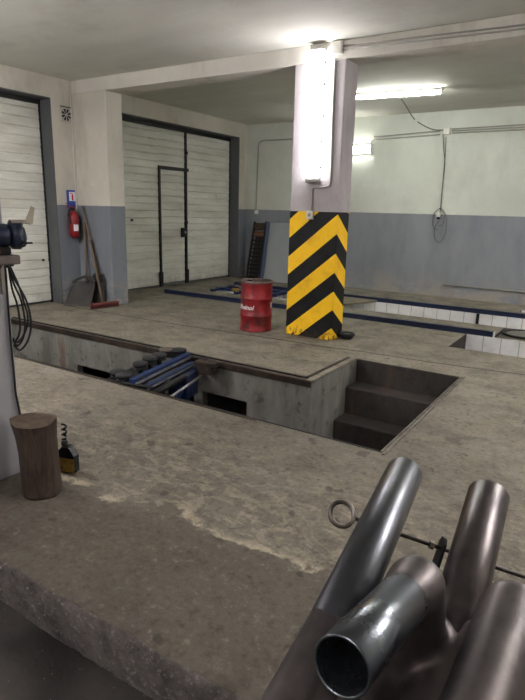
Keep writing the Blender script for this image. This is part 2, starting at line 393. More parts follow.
# pits
def pit_wall(name, mb, mat=MPW): return struct(name, mb, mat)
DP = -1.25
b = MB()   # far wall of first pit with two niches
def holed(b, x0, x1, z0, z1, y, t, nic):
    xs_ = sorted({x0, x1} | {n[0] for n in nic} | {n[1] for n in nic}); zs = sorted({z0, z1} | {n[2] for n in nic} | {n[3] for n in nic})
    for i in range(len(xs_)-1):
        for j in range(len(zs)-1):
            cx, cz = (xs_[i]+xs_[i+1])/2, (zs[j]+zs[j+1])/2
            if any(n[0] < cx < n[1] and n[2] < cz < n[3] for n in nic): continue
            b.box((xs_[i], y, zs[j]), (xs_[i+1], y+t, zs[j+1]))
holed(b, PA[0], PA[1]-.15, DP, -.002, PA[3], .08, [(-3.2, -2.68, -.72, -.315), (-5.02, -3.3, -.95, -.365)])
pit_wall('wall_pit_back', b)
pit_wall('wall_niche_back', MB().box((PA[0], PA[3]+1.2, DP), (PA[1]-.15, PA[3]+1.25, -.03)).box((PA[0], PA[3]+.08, DP-.05), (PA[1]-.15, PA[3]+1.2, DP)).box((PA[0], PA[3]+.08, -.08), (PA[1]-.15, PA[3]+1.2, -.03)).box((PA[0]-.05, PA[3], DP), (PA[0], PA[3]+1.2, -.03)).box((-3.28, PA[3]+.08, DP), (-3.22, PA[3]+1.2, -.08)), MPD)
pit_wall('wall_pit_front', MB().box((PA[0], PA[2]-.2, DP), (PS[1], PA[2], -.003)), MPW)
pit_wall('wall_pit_left', MB().box((PA[0]-.2, PA[2], DP), (PA[0], PA[3], -.003)), MPW)
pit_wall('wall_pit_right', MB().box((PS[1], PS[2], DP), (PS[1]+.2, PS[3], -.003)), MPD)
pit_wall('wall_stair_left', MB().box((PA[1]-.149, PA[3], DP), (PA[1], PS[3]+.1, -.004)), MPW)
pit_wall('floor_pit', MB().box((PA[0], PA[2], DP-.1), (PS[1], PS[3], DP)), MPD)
st = MB(); sy = PS[3]; rz = .235
for k in range(5):
    y1 = sy-.30*k; z = -rz*(k+1) if k else -.225
    z = -.225-.262*k
    if z > DP: st.box((PS[0]+.001, sy-.235*(k+1), DP+.001), (PS[1]-.001, sy-.235*k+(.0 if k else 0), z))
st.box((PS[0], sy, DP), (PS[1]+.0, sy+.1, -.003))
struct('trim_4', st, MST, bevel=.012)
# tiled pit and recess
pit_wall('wall_tiled_back', MB().box((P2[0], P2[3], DP), (P2[1], P2[3]+.15, -.003)), MT)
b = MB().box((P2[0], P2[2]-.1, DP), (P2[1], P2[2], -.003)); pit_wall('wall_tiled_front', b, MT)
pit_wall('wall_tiled_left', MB().box((P2[0]-.1, P2[2], DP), (P2[0], P2[3], -.003)), MT)
pit_wall('floor_tiled_pit', MB().box((P2[0], P2[2], DP-.1), (P2[1], P2[3], DP)), MPD)
pit_wall('wall_recess_back', MB().box((PR[0], PR[3], -.9), (PR[1], PR[3]+.12, -.003)), MT)
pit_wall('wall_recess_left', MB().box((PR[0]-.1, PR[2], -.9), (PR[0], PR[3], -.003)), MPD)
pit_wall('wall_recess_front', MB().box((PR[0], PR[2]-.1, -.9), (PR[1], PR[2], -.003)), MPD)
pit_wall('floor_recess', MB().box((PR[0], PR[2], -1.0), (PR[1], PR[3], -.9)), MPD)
b = MB().box((P3[0], P3[3], -.6), (P3[1], P3[3]+.1, .0)); pit_wall('wall_channel_back', b, MT)
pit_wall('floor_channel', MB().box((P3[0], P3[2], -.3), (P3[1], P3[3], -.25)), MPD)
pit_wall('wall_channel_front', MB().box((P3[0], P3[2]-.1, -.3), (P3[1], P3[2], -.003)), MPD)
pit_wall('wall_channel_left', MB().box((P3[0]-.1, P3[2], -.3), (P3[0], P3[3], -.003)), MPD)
struct('trim_5', MB().box((-1.66, P2[3]-.03, DP), (-1.62, P2[3]-.001, -.002)), MBK)
# floor joint between the two pours: a low ragged lip
jp = [PZ(0, 300.5), PZ(60, 306.5), PZ(120, 315), PZ(200, 328), PZ(270, 338), PZ(320, 346), PZ(365, 352), PZ(430, 362), PZ(525, 375)]
jp = smooth_path([Vector((-6.6, 5.05, 0))]+[Vector((p.x, p.y, 0)) for p in jp[2:]], 14)
b = MB()
for i, (p, q) in enumerate(zip(jp, jp[1:])):
    a0 = .018+.012*noise.noise(p*9); 
    b.quad((p.x, p.y-a0, .0012), (q.x, q.y-.018-.012*noise.noise(q*9), .0012), (q.x, q.y+.008, .0012), (p.x, p.y+.008, .0012))
struct('trim_6', b, plain('joint_grime', (52, 45, 38), .9, 0, .4, 20))

# gates ------------------------------------------------------------------
def boards(y0, y1, z0, z1, x, pitch=.118, lip=.007):
    b = MB(); n = int(math.ceil((z1-z0)/pitch)); prof = []
    for k in range(n):
        a = z0+k*pitch; e = min(a+pitch, z1)
        prof += [(x-.006, a), (x+lip, a+.006), (x+lip-.004, e-.016), (x-.006, e-.004)]
    for (xa, za), (xb, zb) in zip(prof, prof[1:]):
        b.quad((xa, y0, za), (xa, y1, za), (xb, y1, zb), (xb, y0, zb))
    b.box((x-.05, y0, z0), (x-.008, y1, z1)); return b
def gate(n, D, splits, wicket=None):
    g = empty('door_%d' % n, (XD, (D[0]+D[1])/2, 0), kind='structure'); T = Matrix.Translation(-g.location)
    def add(name, mb, mat, par=g, **k):
        o = mb.build(name, mat, None, **k)
        for v in o.data.vertices: v.co = T @ v.co
        o.parent = par; return o
    e = [D[0]]+splits+[D[1]]
    for a, c in zip(e, e[1:]):
        if wicket and a < wicket[0] < c:
            lf = add('door_leaf', boards(a+.015, wicket[0]-.02, .03, D[2]-.06, XD), MD)
            add('leaf_top_boards', boards(wicket[0]-.02, c-.02, .03+.118*17+.01, D[2]-.06, XD), MD)
            wk = add('wicket_door', boards(wicket[0]+.02, wicket[1]-.02, .05, wicket[2], XD+.004), MD)
            add('wicket_frame', MB().box((XD-.01, wicket[0]-.022, .0), (XD+.03, wicket[0]+.022, wicket[2]+.05)).box((XD-.01, wicket[0]-.02, wicket[2]), (XD+.035, wicket[1]+.08, wicket[2]+.055)), MBK)
            for yy in (wicket[0], wicket[1]+.03): add('hinge_bracket', MB().box((XD+.02, yy-.05, .02), (XD+.05, yy+.03, .26)), MBK, bevel=.006)
            lk = add('lock_box', MB().box((XD+.01, wicket[1]-.13, .86), (XD+.06, wicket[1]-.01, 1.03)), MBK, bevel=.008)
            add('door_handle', MB().box((XD+.06, wicket[1]-.09, .93), (XD+.075, wicket[1]-.05, .97)).tube([(XD+.07, wicket[1]-.07, .95), (XD+.1, wicket[1]-.07, .95), (XD+.1, wicket[1]-.12, .95)], .008), MSLV)
            add('latch', MB().lathe([(0, 0), (.035, 0), (.035, .03), (0, .03)], 16, Matrix.Translation((XD+.03, wicket[1]-.01, 1.13)) @ Matrix.Rotation(PI/2, 4, 'Y')), MBK)
        else: add('door_leaf', boards(a+.015, c-.015, .03, D[2]-.06, XD), MD)
        if c != D[1]:
            add('meeting_rail', MB().box((XD-.01, c-.024, 0), (XD+.028, c+.024, D[2]-.05)), MBK)
            add('bolt', MB().lathe([(0, 0), (.03, 0), (.03, .03), (0, .03)], 12, Matrix.Translation((XD+.02, c, 2.35)) @ Matrix.Rotation(PI/2, 4, 'Y')), MBK)
    add('door_frame', MB().box((XD-.01, D[0], D[2]-.07), (XD+.03, D[1], D[2]-.015)).box((XD-.01, D[1]-.03, 0), (XD+.02, D[1], D[2]-.05)), MBK)
    # grey painted reveal
    add('reveal', MB().box((XD-.06, D[1]-.012, 0), (XW+.003, D[1]+.001, D[2])).box((XD-.06, D[0], D[2]-.012), (XW+.003, D[1], D[2]+.001)).box((XD-.06, D[0]-.001, 0), (XW+.003, D[0]+.012, D[2])), MJ)
    return g, add
g1, a1 = gate(1, D1, [3.3])
a1('bolt', MB().lathe([(0, 0), (.016, 0), (.016, .02), (0, .02)], 10, Matrix.Translation((XD+.012, 4.98, .62)) @ Matrix.Rotation(PI/2, 4, 'Y')), MBK)
g2, a2 = gate(2, D2, [8.1], (7.40, 8.08, 2.03))
a2('spy_hole', MB().lathe([(0, 0), (.022, 0), (.022, .02), (0, .02)], 12, Matrix.Translation((XD+.012, PX(131, 220, XD).y, PX(131, 220, XD).z)) @ Matrix.Rotation(PI/2, 4, 'Y')), MBK)

# ------------------------------------------------------------------ pillars
pl = MB().box((-3.162, 5.447, 0), (-2.576, 5.74, 2.862)).build('pillar', MP, None, .012)
tag(pl, 'square concrete pillar with yellow and black warning chevrons around its lower half', 'pillar')
q = PZ(25.5, 471.5)
wp = MB().box((q.x-.55, YE+.03, 0), (q.x, q.y, ZC-.003)).build('pillar', MWP, None, .015)
tag(wp, 'whitewashed pillar at the left edge, behind the tree stump', 'pillar')

# ------------------------------------------------------------------ lamps
def tube_lamp(name, p, axis, nrm, L, W, D_, em, label, gr=None, n=1, dark_ends=True):
    g = empty(name, p, 0, label, 'lamp', gr); ax = Vector(axis); nr = Vector(nrm); sd = ax.cross(nr)
    M = Matrix((ax, sd, nr)).transposed().to_4x4()
    MB().box((-L/2, -W/2, 0), (L/2, W/2, D_*.35), M).build('lamp_tray', MTRAY, g, .004)
    return g, M
cool = (1.0, .97, 1.0); green = (.98, 1.0, .93)
E1 = emit('pillar_tube_glow', cool, 6); E2 = emit('ceiling_tube_glow', green, 22); E3 = emit('wall_tube_glow', green, 7)
# on the pillar: closed diffuser housing
lc = Vector((-2.872, 5.447, 2.34)); g, M = tube_lamp('fluorescent_lamp', lc, (0, 0, 1), (0, -1, 0), 1.30, .13, .09, E1, 'bright fluorescent lamp mounted upright on the striped pillar')
b = MB(); b.box((-.60, -.072, .012), (.62, .072, .088), M); b.build('diffuser', E1, g, .02, 3)
for s_ in (-1, 1): MB().box((s_*.635-.022, -.073, .0), (s_*.635+.022, .073, .089), M).build('end_cap', MCON, g, .01)
for zz in (-.5, -.25, 0, .3, .5): MB().box((zz-.012, .073, .02), (zz+.012, .082, .05), M).build('clip', MBK, g)
# bare tube under the ceiling of the rear bay
a_ = PZ(350, 98.5, 2.965); c_ = PZ(446, 92.5, 2.965); m_ = (a_+c_)/2
ax = Vector((c_.x-a_.x, c_.y-a_.y, 0)).normalized()
g, M = tube_lamp('fluorescent_lamp', Vector((m_.x, m_.y, ZC-.001)), ax, (0, 0, -1), 1.26, .055, .09, E2, 'long bare fluorescent tube lamp under the ceiling behind the striped pillar')
MB().tube([M @ Vector((-.59, 0, .062)), M @ Vector((.59, 0, .062))], .019, 14).build('tube', E2, g)
for s_ in (-1, 1): MB().box((s_*.605-.014, -.02, .02), (s_*.605+.014, .02, .085), M).build('lamp_holder', MTRAY, g, .003)
# lamp on the back wall
a_ = PY(373, 149, YB-.04)
g, M = tube_lamp('fluorescent_lamp', Vector((a_.x-.36, YB-.001, a_.z)), (1, 0, 0), (0, -1, 0), .72, .16, .08, E3, 'short twin tube lamp on the back wall beside the striped pillar')
for s_ in (-1, 1): MB().tube([M @ Vector((-.32, s_*.035, .06)), M @ Vector((.32, s_*.035, .06))], .021, 12).build('tube', E3, g)
for s_ in (-1, 1): MB().box((s_*.34-.015, -.07, .02), (s_*.34+.015, .07, .085), M).build('end_cap', MTRAY, g, .004)
# added unseen fill lamps, hung outside the view to even out the light
E4 = emit('fill_tube_glow', (1.0, .97, .97), 66); E5 = emit('dim_fill_glow', (1.0, .95, .97), 30)
for i, (x, y, ry) in enumerate(((-3.6, -.4, 0), (1.7, 3.6, 0), (-.6, -1.6, 0), (-5.0, 1.6, 0), (1.3, 7.7, 0))):
    g, M = tube_lamp('fluorescent_lamp', Vector((x, y, ZC-.30)), (1, 0, 0), (0, 0, -1), 1.26, .10, .09, E4, ('added unseen dim fill lamp above the lower floor on the left', 'added unseen fill lamp to the right of the stair pit', 'added unseen dim fill lamp above the lower floor behind the pipes', 'unseen hanging twin tube lamp in front of the left gate', 'added unseen fill lamp above the right end of the tiled pit')[i])
    for s_ in (-1, 1): MB().tube([M @ Vector((s_*.45, 0, 0)), M @ Vector((s_*.45, 0, -.299))], .005, 6).build('hanger', MCON, g)
    for s_ in (-1, 1): MB().tube([M @ Vector((-.58, s_*.028, .062)), M @ Vector((.58, s_*.028, .062))], .015, 10).build('tube', E5 if i in (0, 2) else E4, g)

# ------------------------------------------------------------------ electrical fittings
def lbl(o, l, c, g=None): return tag(o, l, c, g)
# pillar conduit
y0 = 5.447-.012
t = lambda x, y: PY(x, y, y0)
jb = PY(338, 48, 5.44)
g = empty('junction_box', (jb.x, 5.447, jb.z), 0, 'pale square junction box at the top of the striped pillar', 'junction box')
MB().box((-.055, -.04, -.06), (.055, 0, .06)).build('box_body', MWHT, g, .006); MB().box((-.045, -.045, -.05), (.045, -.04, .05)).build('box_cover', MWHT, g, .002)
pth = smooth_path([t(335.5, 58), t(333, 110), t(330.5, 178), t(327.5, 186), t(320, 187.5), t(313.5, 188), t(312.2, 192), t(311.3, 212)], 5)
o = MB().tube(pth, .011, 8).build('conduit', MCON); lbl(o, 'thin conduit running down the striped pillar beside its lamp', 'conduit')
sw = PY(310.5, 215, 5.44); g = empty('socket', (sw.x, 5.447, sw.z), 0, 'small white socket box at the top of the yellow stripes', 'socket')
MB().box((-.038, -.035, -.045), (.038, 0, .045)).build('socket_body', MWHT, g, .005); MB().lathe([(0, 0), (.018, 0), (.018, .006), (0, .006)], 16, Matrix.Translation((0, -.035, 0)) @ Matrix.Rotation(PI/2, 4, 'X')).build('socket_cover', MCON, g)
# conduits along the beam
for k, dy in enumerate((0, 4)):
    o = MB().tube([PY(341, 46+dy, 5.441), PY(525, 24.5+dy, 5.441), Vector((3.3, 5.441, PY(525, 24.5+dy, 5.441).z-.03))], .008, 8).build('conduit', MCON)
    lbl(o, ('upper' if k == 0 else 'lower')+' of the two thin conduits along the concrete beam right of the lamp', 'conduit')
cv = [PX(70.2, 80, XW+.012), PX(74.5, 130, XW+.012), PX(80.0, 205, XW+.012)]
o = MB().tube([(XW+.014, 5.434, 3.02), (XW+.014, 5.434, 1.1)], .012, 8).build('conduit', MWHT); lbl(o, 'white pipe in the corner between left wall and column above the extinguisher', 'conduit')
# back wall
yb = YB-.018; t = lambda x, y: PY(x, y, yb)
pth = smooth_path([t(256, 211), t(257, 180), t(258.5, 148), t(260, 142.5), t(264, 140.5), t(275, 140), t(300, 138.5)], 6)
o = MB().tube(pth, .014, 8).build('conduit', MCON); lbl(o, 'bent grey conduit on the back wall above the leaning board', 'conduit')
p = t(256.3, 212); g = empty('switch', (p.x, YB, p.z), 0, 'white light switch below the bent conduit on the back wall', 'switch')
MB().box((-.04, -.03, -.04), (.04, 0, .04)).build('switch_plate', MWHT, g, .005); MB().box((-.02, -.038, -.022), (.02, -.03, .022)).build('rocker', MSW, g, .003)
o = MB().tube([t(374, 137), t(440, 131), ], .010, 8).build('conduit', MCON); lbl(o, 'upper thin conduit on the back wall left of the junction box', 'conduit')
o = MB().tube(smooth_path([t(371, 143), t(373, 140), t(380, 139.3), t(440, 134.5)], 4), .010, 8).build('conduit', MCON); lbl(o, 'lower thin conduit from wall lamp to the junction box', 'conduit')
for k, (ya, ybb) in enumerate(((129.0, 124.5), (131, 127), (133, 129.5))):
    p1 = t(452, ya); p2 = t(525, ybb); o = MB().tube([p1, p2, p2+(p2-p1)*1.6], .009, 8).build('conduit', MCON)
    lbl(o, ('topmost', 'middle', 'lowest')[k]+' of three conduits right of the back wall junction box', 'conduit')
p = t(447, 131); g = empty('junction_box', (p.x, YB, p.z), 0, 'cream junction box on the back wall above the hanging plug', 'junction box')
MB().box((-.055, -.05, -.055), (.055, 0, .055)).build('box_body', MWHT, g, .008); MB().box((-.045, -.056, -.045), (.045, -.05, .045)).build('box_cover', MWHT, g, .003)
for k, P_ in enumerate(([(446, 137), (445.5, 150), (444.6, 162), (443, 180), (440.5, 208), (440, 212)], [(443, 133), (443.5, 148), (444.8, 163), (442.5, 185), (441, 205), (440, 212)])):
    o = MB().tube(smooth_path([PY(x, y, YB-.02-.012*k) for x, y in P_], 5), .006, 6).build('cable', MCBL); lbl(o, ('right' if k == 0 else 'left')+' strand of grey cable from junction box down to the hanging plug', 'cable')
p = PY(438.5, 214, YB-.06)
g = empty('hanging_plug', p, 0, 'pale plug hanging on cables against the back wall', 'plug')
MB().lathe([(0, .05), (.018, .05), (.024, .03), (.034, .0), (.036, -.03), (.03, -.05), (0, -.05)], 16).build('plug_body', MWHT, g)
MB().lathe([(0, -.05), (.026, -.05), (.024, -.085), (0, -.09)], 14).build('plug_face', MBK, g)
for k in range(2): MB().tube([(-.01+.02*k, 0, -.085), (-.01+.02*k, 0, -.105)], .003, 6).build('pin', MSLV, g)
for k, P_ in enumerate(([(440, 208), (434, 214), (433, 226), (438, 230)], [(441, 208), (446, 216), (445.5, 232), (440.5, 242), (435, 239), (434.5, 228), (438.5, 221)], [(440, 209), (444, 214), (443, 224), (438, 226)])):
    o = MB().tube(smooth_path([PY(x, y, YB-.03-.01*k) for x, y in P_], 7), .0055, 6).build('cable', MCBL); lbl(o, ('short loop of cable left of the hanging plug', 'longest loop of cable hanging below the plug', 'small inner loop of cable right of the plug')[k], 'cable')
# cable from ceiling tube
p_ = smooth_path([PZ(400, 97, ZC-.06), PZ(406, 106, ZC-.06), PY(413.5, 118, YB-.06), PY(421, 124, YB-.03), PY(433, 129.5, YB-.02), PY(444, 130, YB-.02)], 5)
o = MB().tube(p_, .007, 6).build('cable', MCBL); lbl(o, 'grey cable curving from ceiling tube to the back wall junction box', 'cable')
p1 = t(443, 284.5); p2 = t(525, 292)
o = MB().tube([p1+Vector((0, .0, -.1)), p1, p1], .012, 8).tube([p1, Vector((1.2, yb, p1.z))], .014, 8).build('wall_pipe', MCON); lbl(o, 'thin pipe running low along the grey back wall', 'pipe')

# ------------------------------------------------------------------ corner: vent, sign, extinguisher, tools
p = PX(65.7, 115, XW); g = empty('vent_grille', (XW, p.y, p.z), 0, 'small square vent grille with fan blades high beside the left gate', 'vent')
MB().box((0, -.085, -.1), (.012, .085, .1)).build('vent_plate', plain('vent_plate_grey', (186, 183, 176), .5), g, .003)
MB().box((.0, -.09, .095), (.022, .09, .106)).build('vent_hood', MBK, g)
for k in range(8):
    a = 2*PI*k/8+PI/8; d0, d1 = .022, .078
    poly = [(d0*math.cos(a-.25), d0*math.sin(a-.25)), (d1*math.cos(a-.26), d1*math.sin(a-.26)), (d1*math.cos(a+.2), d1*math.sin(a+.2)), (d0*math.cos(a+.25), d0*math.sin(a+.25))]
    Mx = Matrix(((0, 0, 1, .011), (1, 0, 0, 0), (0, 1, 0, 0), (0, 0, 0, 1)))
    MB().prism(poly, Mx, .003).build('vent_slot', MHOLE, g)
p = PX(71.8, 198.5, XW); g = empty('fire_sign', (XW, p.y, p.z), 0, 'blue fire extinguisher sign on the wall above the extinguisher', 'sign')
MB().box((.0, -.09, -.115), (.006, .09, .115)).build('sign_plate', MSB, g, .003)
MB().box((.006, -.048, -.035), (.0075, .052, .09)).build('sign_field', MSW, g)
YZ = Matrix(((0, 0, 1, .0075), (1, 0, 0, 0), (0, 1, 0, 0), (0, 0, 0, 1)))
MB().prism([(-.008, -.028), (.022, -.028), (.022, .045), (.014, .058), (.0, .058), (-.008, .045)], YZ, .001).prism([(.0, .058), (.014, .058), (.01, .07), (.004, .07)], YZ, .001).prism([(-.03, .062), (.004, .066), (.004, .074), (-.028, .074)], YZ, .001).build('sign_symbol', MSR, g)
p = PX(75.5, 238, XW+.1); ez = p.z; g = empty('fire_extinguisher', (XW+.085, p.y, p.z), 0, 'red fire extinguisher hanging on the wall beneath the blue sign', 'fire extinguisher')
R = .072; MB().lathe([(0, 0), (R*.45, .002), (R*.85, .018), (R, .05), (R, .29), (R*.9, .325), (R*.6, .355), (.025, .368), (.022, .385), (0, .385)], 28).build('cylinder', MEX, g)
MB().lathe([(.022, .38), (.026, .385), (.026, .41), (.018, .415), (0, .415)], 16).build('valve', MBK, g)
MB().box((-.014, -.10, .415), (.014, .03, .427)).build('carry_handle', MEX, g, .004)
MB().bar((0, .02, .43), (0, -.12, .475), .022, .01).build('squeeze_lever', MEX, g, .003)
MB().tube(smooth_path([(0, -.02, .40), (.01, -.07, .395), (.02, -.095, .33), (.03, -.08, .2)], 5), .010, 8).build('hose', MRU2, g)
b = MB()
for k in range(8):
    a0 = -.75+k*.13; a1_ = a0+.13; r_ = R+.001; b.quad(*[(r_*math.cos(a), r_*math.sin(a), z) for a, z in ((a0, .1), (a1_, .1), (a1_, .19), (a0, .19))])
b.build('paper_label', MSW, g)
MB().box((-.084, -.03, .12), (-.07, .03, .33)).build('wall_bracket', MBK, g)
# scoop shovel (standing in the corner against the column)
def PC(x, y): return PY(x, y, 5.36)
sb = PZ(80, 305); g = empty('scoop_shovel', (0, 0, 0), 0, 'black plastic scoop shovel standing in the corner under the extinguisher', 'shovel')
bl = PZ(67, 305); br = PZ(92.5, 306.5); tl = PY(76, 282, 5.33); tr = PY(98, 281, 5.38)
bm = bmesh.new(); nu, nv = 16, 12; grid = []
for j in range(nv+1):
    v = j/nv; row = []
    for i in range(nu+1):
        u = i/nu; a = bl.lerp(br, u); c = tl.lerp(tr, u)
        if v > .75: k = (v-.75)/.25; cc = tl.lerp(tr, .5); c = c.lerp(cc, .25*k*k)
        q_ = a.lerp(c, v); dep = .10*math.sin(PI*u)**.6*min(1, v*2.2+.15)
        q_ = q_+Vector((.15, .9, 0)).normalized()*dep*.9
        q_.z += .012*math.sin(PI*u)*(v) ; 
        row.append(bm.verts.new(q_+Vector((0, -.05, .003))))
    grid.append(row)
for a, c in zip(grid, grid[1:]):
    for i in range(nu): f = bm.faces.new((a[i], a[i+1], c[i+1], c[i])); f.smooth = True
# turned-in top of the scoop
me = bpy.data.meshes.new('scoop'); bm.to_mesh(me); bm.free(); me.materials.append(MPLAST)
o = bpy.data.objects.new('scoop', me); col.objects.link(o); o.parent = g
md = o.modifiers.new('s', 'SOLIDIFY'); md.thickness = .008
b = MB()
rp = [tl+Vector((0, -.05, 0))]+[grid_v for grid_v in []]
rim = [tl+Vector((0, -.05, .0)), tl.lerp(tr, .2)+Vector((0, -.03, .05)), tl.lerp(tr, .5)+Vector((0, -.02, .075)), tl.lerp(tr, .8)+Vector((0, -.03, .05)), tr+Vector((0, -.05, 0))]
b.tube(smooth_path(rim, 6), .018, 8)
b.build('scoop_rim', MPLAST, g)
for k in (.25, .42, .58, .75):
    p0 = bl.lerp(br, k)+Vector((0, .03, .03)); p1 = tl.lerp(tr, k)+Vector((.01, .035, -.02)); MB().tube([p0, p1], .006, 6).build('rib', MPLAST, g)
hb = tl.lerp(tr, .5)+Vector((0, -.0, -.02)); ht = PY(84.6, 222, 5.43)
MB().tube([hb, ht], [.017, .015], 10).build('handle', MWD, g)
# second shovel behind (dark ribbed blade)
g = empty('grain_shovel', (0, 0, 0), 0, 'dark ribbed shovel leaning on the column behind the broom', 'shovel')
c0 = PY(99, 303, 5.41); c1 = PY(95, 270, 5.425); b = MB(); wd = .12
b.prism([(-wd, 0), (wd, 0), (wd*1.05, .36), (wd*.8, .44), (-wd*.8, .44), (-wd*1.05, .36)], Matrix.Translation((c0.x+.02, 5.40, .01)) @ Matrix.Rotation(PI/2-.05, 4, 'X'), .012)
b.build('blade', MPLAST, g, .004)
for k in range(6): MB().tube([(c0.x+.02-wd*.85, 5.396-.006+.003*k, .42-.028*k), (c0.x+.02+wd*.85, 5.396-.006+.003*k, .42-.028*k)], .006, 6).build('rib', MBK, g)
MB().tube([(c0.x+.02, 5.42, .40), PY(91, 240, 5.432)], .016, 10).build('handle', MWDD, g)
# broom
b0 = PZ(91.5, 309.5); b1 = PZ(118, 306); g = empty('broom', (0, 0, 0), 0, 'wooden broom with red head leaning before the column', 'broom')
mid = (b0+b1)/2; dr = (b1-b0); dr.z = 0; L_ = dr.length; dr.normalize()
MB().bar(b0+Vector((0, 0, .062)), b1+Vector((0, 0, .062)), .07, .03).build('broom_head', MBRM, g, .006)
b = MB(); nb = 60
for k in range(nb):
    for s_ in (-1, 0, 1):
        q_ = b0+dr*(L_*(k+.5)/nb)+Vector((-dr.y, dr.x, 0))*.022*s_; b.bar(q_+Vector((0, 0, .003)), q_+Vector((0, 0, .05)), .006, .006, (1, 0, 0))
o = b.build('bristles', plain('dark_red_bristles', (84, 40, 38), .9), g)
hm = b0.lerp(b1, .42); MB().tube([hm+Vector((0, 0, .07)), PY(83, 207, 5.433)], .014, 10).build('handle', MWD, g)
# ------------------------------------------------------------------ back left: rack, board
g = empty('ladder_rack', (0, 0, 0), 0, 'dark narrow rack with rungs leaning in the back corner', 'rack')
A0 = PZ(247, 283); pts = lambda x, y, Y: PY(x, y, Y)
L0, L1 = pts(246, 281, 9.25), pts(255, 222, 9.66); R0, R1 = pts(258.5, 281, 9.25), pts(266.5, 222, 9.66)
L0.z = 0.01; R0.z = .01
MB().bar(L0, L1, .03, .06).build('side_rail', MBK, g); MB().bar(R0, R1, .03, .06).build('side_rail', MBK, g)
MB().bar(R0+Vector((.07, 0, 0)), R1+Vector((.05, -.0, 0)), .06, .03).build('blue_edge', plain('slate_blue', (62, 74, 100), .6), g)
for k in range(13):
    v = .06+.9*k/13; MB().bar(L0.lerp(L1, v), R0.lerp(R1, v), .02, .03).build('rung', MBK if k < 10 else MWDD, g)
MB().bar(L0.lerp(L1, .80)+Vector((0, .02, 0)), R0.lerp(R1, .80)+Vector((0, .02, 0)), .02, .1).build('rust_plate', MRUST, g)
MB().bar(L0.lerp(L1, .93)+Vector((0, .02, 0)), R0.lerp(R1, .93)+Vector((0, .02, 0)), .02, .12).build('back_panel', MWDD, g)
MB().quad(L0+Vector((0, .05, 0)), R0+Vector((0, .05, 0)), R1+Vector((0, .05, -.25)), L1+Vector((0, .05, -.25))).build('mesh_back', plain('rack_dark_mesh', (58, 54, 50), .9, 0, .5, 30), g)  # plain dark sheet set behind the rungs
# board with slanted left edge
a = pts(260, 284, 9.3); bq = pts(268, 223, 9.70); c = pts(318, 223, 9.70); d = pts(318, 284, 9.3)
a.z = d.z = .012
b = MB(); nrm = (bq-a).cross(d-a).normalized()*-.02
vs = [a, d, c, bq]; v1 = [b.b.verts.new(v) for v in vs]; v2 = [b.b.verts.new(v+Vector((0, .02, 0))) for v in vs]
b.b.faces.new(v1); b.b.faces.new(v2[::-1])
for i in range(4): b.b.faces.new((v1[i], v2[i], v2[(i+1) % 4], v1[(i+1) % 4]))
o = b.build('board', MBOARD, None, .003); lbl(o, 'large pale grey board leaning on the back wall behind the red drum', 'board')

# ------------------------------------------------------------------ red drum
dx, dy_ = -3.57, 5.44; RD = .186; HD = .59
g = empty('oil_drum', (dx, dy_, 0), 0, 'small red steel oil drum standing left of the striped pillar', 'drum')
pr = [(0, .012), (RD-.012, .012), (RD-.008, 0), (RD+.004, .0), (RD+.006, .012), (RD, .022)]
def rib(z): return [(RD, z-.016), (RD+.007, z-.006), (RD+.009, z), (RD+.007, z+.006), (RD, z+.016)]
pr += [(RD-.002, .1)]+rib(.185)+[(RD, .28)]+rib(.385)+[(RD, HD-.05), (RD+.003, HD-.03), (RD, HD-.02)]
MB().lathe(pr, 48).build('drum_body', MRD, g)
MB().lathe([(RD-.002, HD-.03), (RD+.008, HD-.022), (RD+.009, HD-.006), (RD+.002, HD), (RD-.006, HD-.003), (RD-.008, HD-.018), (0, HD-.018)], 48).build('drum_lid', m_metal('drum_lid_steel', (120, 104, 98), (74, 58, 54), .5, .4, 20), g)
MB().lathe([(0, HD-.018), (.03, HD-.018), (.03, HD-.006), (0, HD-.006)], 16, Matrix.Translation((-.11, .02, 0))).build('bung', MBK, g)
MB().lathe([(0, HD-.018), (.018, HD-.018), (.018, HD-.006), (0, HD-.006)], 16, Matrix.Translation((.12, -.04, 0))).build('bung', MBK, g)
def text_mesh(s, size, ext=.001, shear=0):
    cu = bpy.data.curves.new('lettering', 'FONT'); cu.body = s; cu.size = size; cu.extrude = ext; cu.align_x = 'RIGHT'; cu.shear = shear; cu.resolution_u = 4; cu.offset = .0016
    to = bpy.data.objects.new('t', cu); col.objects.link(to); bpy.context.view_layer.update()
    me = bpy.data.meshes.new_from_object(to.evaluated_get(bpy.context.evaluated_depsgraph_get())); bpy.data.objects.remove(to); return me
me = text_mesh('Rheinol', .074, .0012, .25); th = math.atan2(-dy_, -dx)  # azimuth facing the viewer
bmx = bmesh.new(); bmx.from_mesh(me); bmesh.ops.triangulate(bmx, faces=bmx.faces); bmesh.ops.subdivide_edges(bmx, edges=[e for e in bmx.edges if e.calc_length() > .012], cuts=2)
endang = th-.18
for v in bmx.verts:
    a = endang+v.co.x/RD; rr = RD+.0025+v.co.z; z = .262+v.co.y+ .0
    v.co = Vector((rr*math.cos(a), rr*math.sin(a), z))
bmx.to_mesh(me); bmx.free(); me.materials.clear(); me.materials.append(MSW); o = bpy.data.objects.new('lettering', me); col.objects.link(o); o.parent = g
b = MB(); 
for k in range(6):
    a0 = th+1.08+k*.05; b.quad(*[((RD+.0015)*math.cos(a), (RD+.0015)*math.sin(a), z) for a, z in ((a0, .27), (a0+.05, .27), (a0+.05, .34), (a0, .34))])
b.build('side_label', MSW, g)

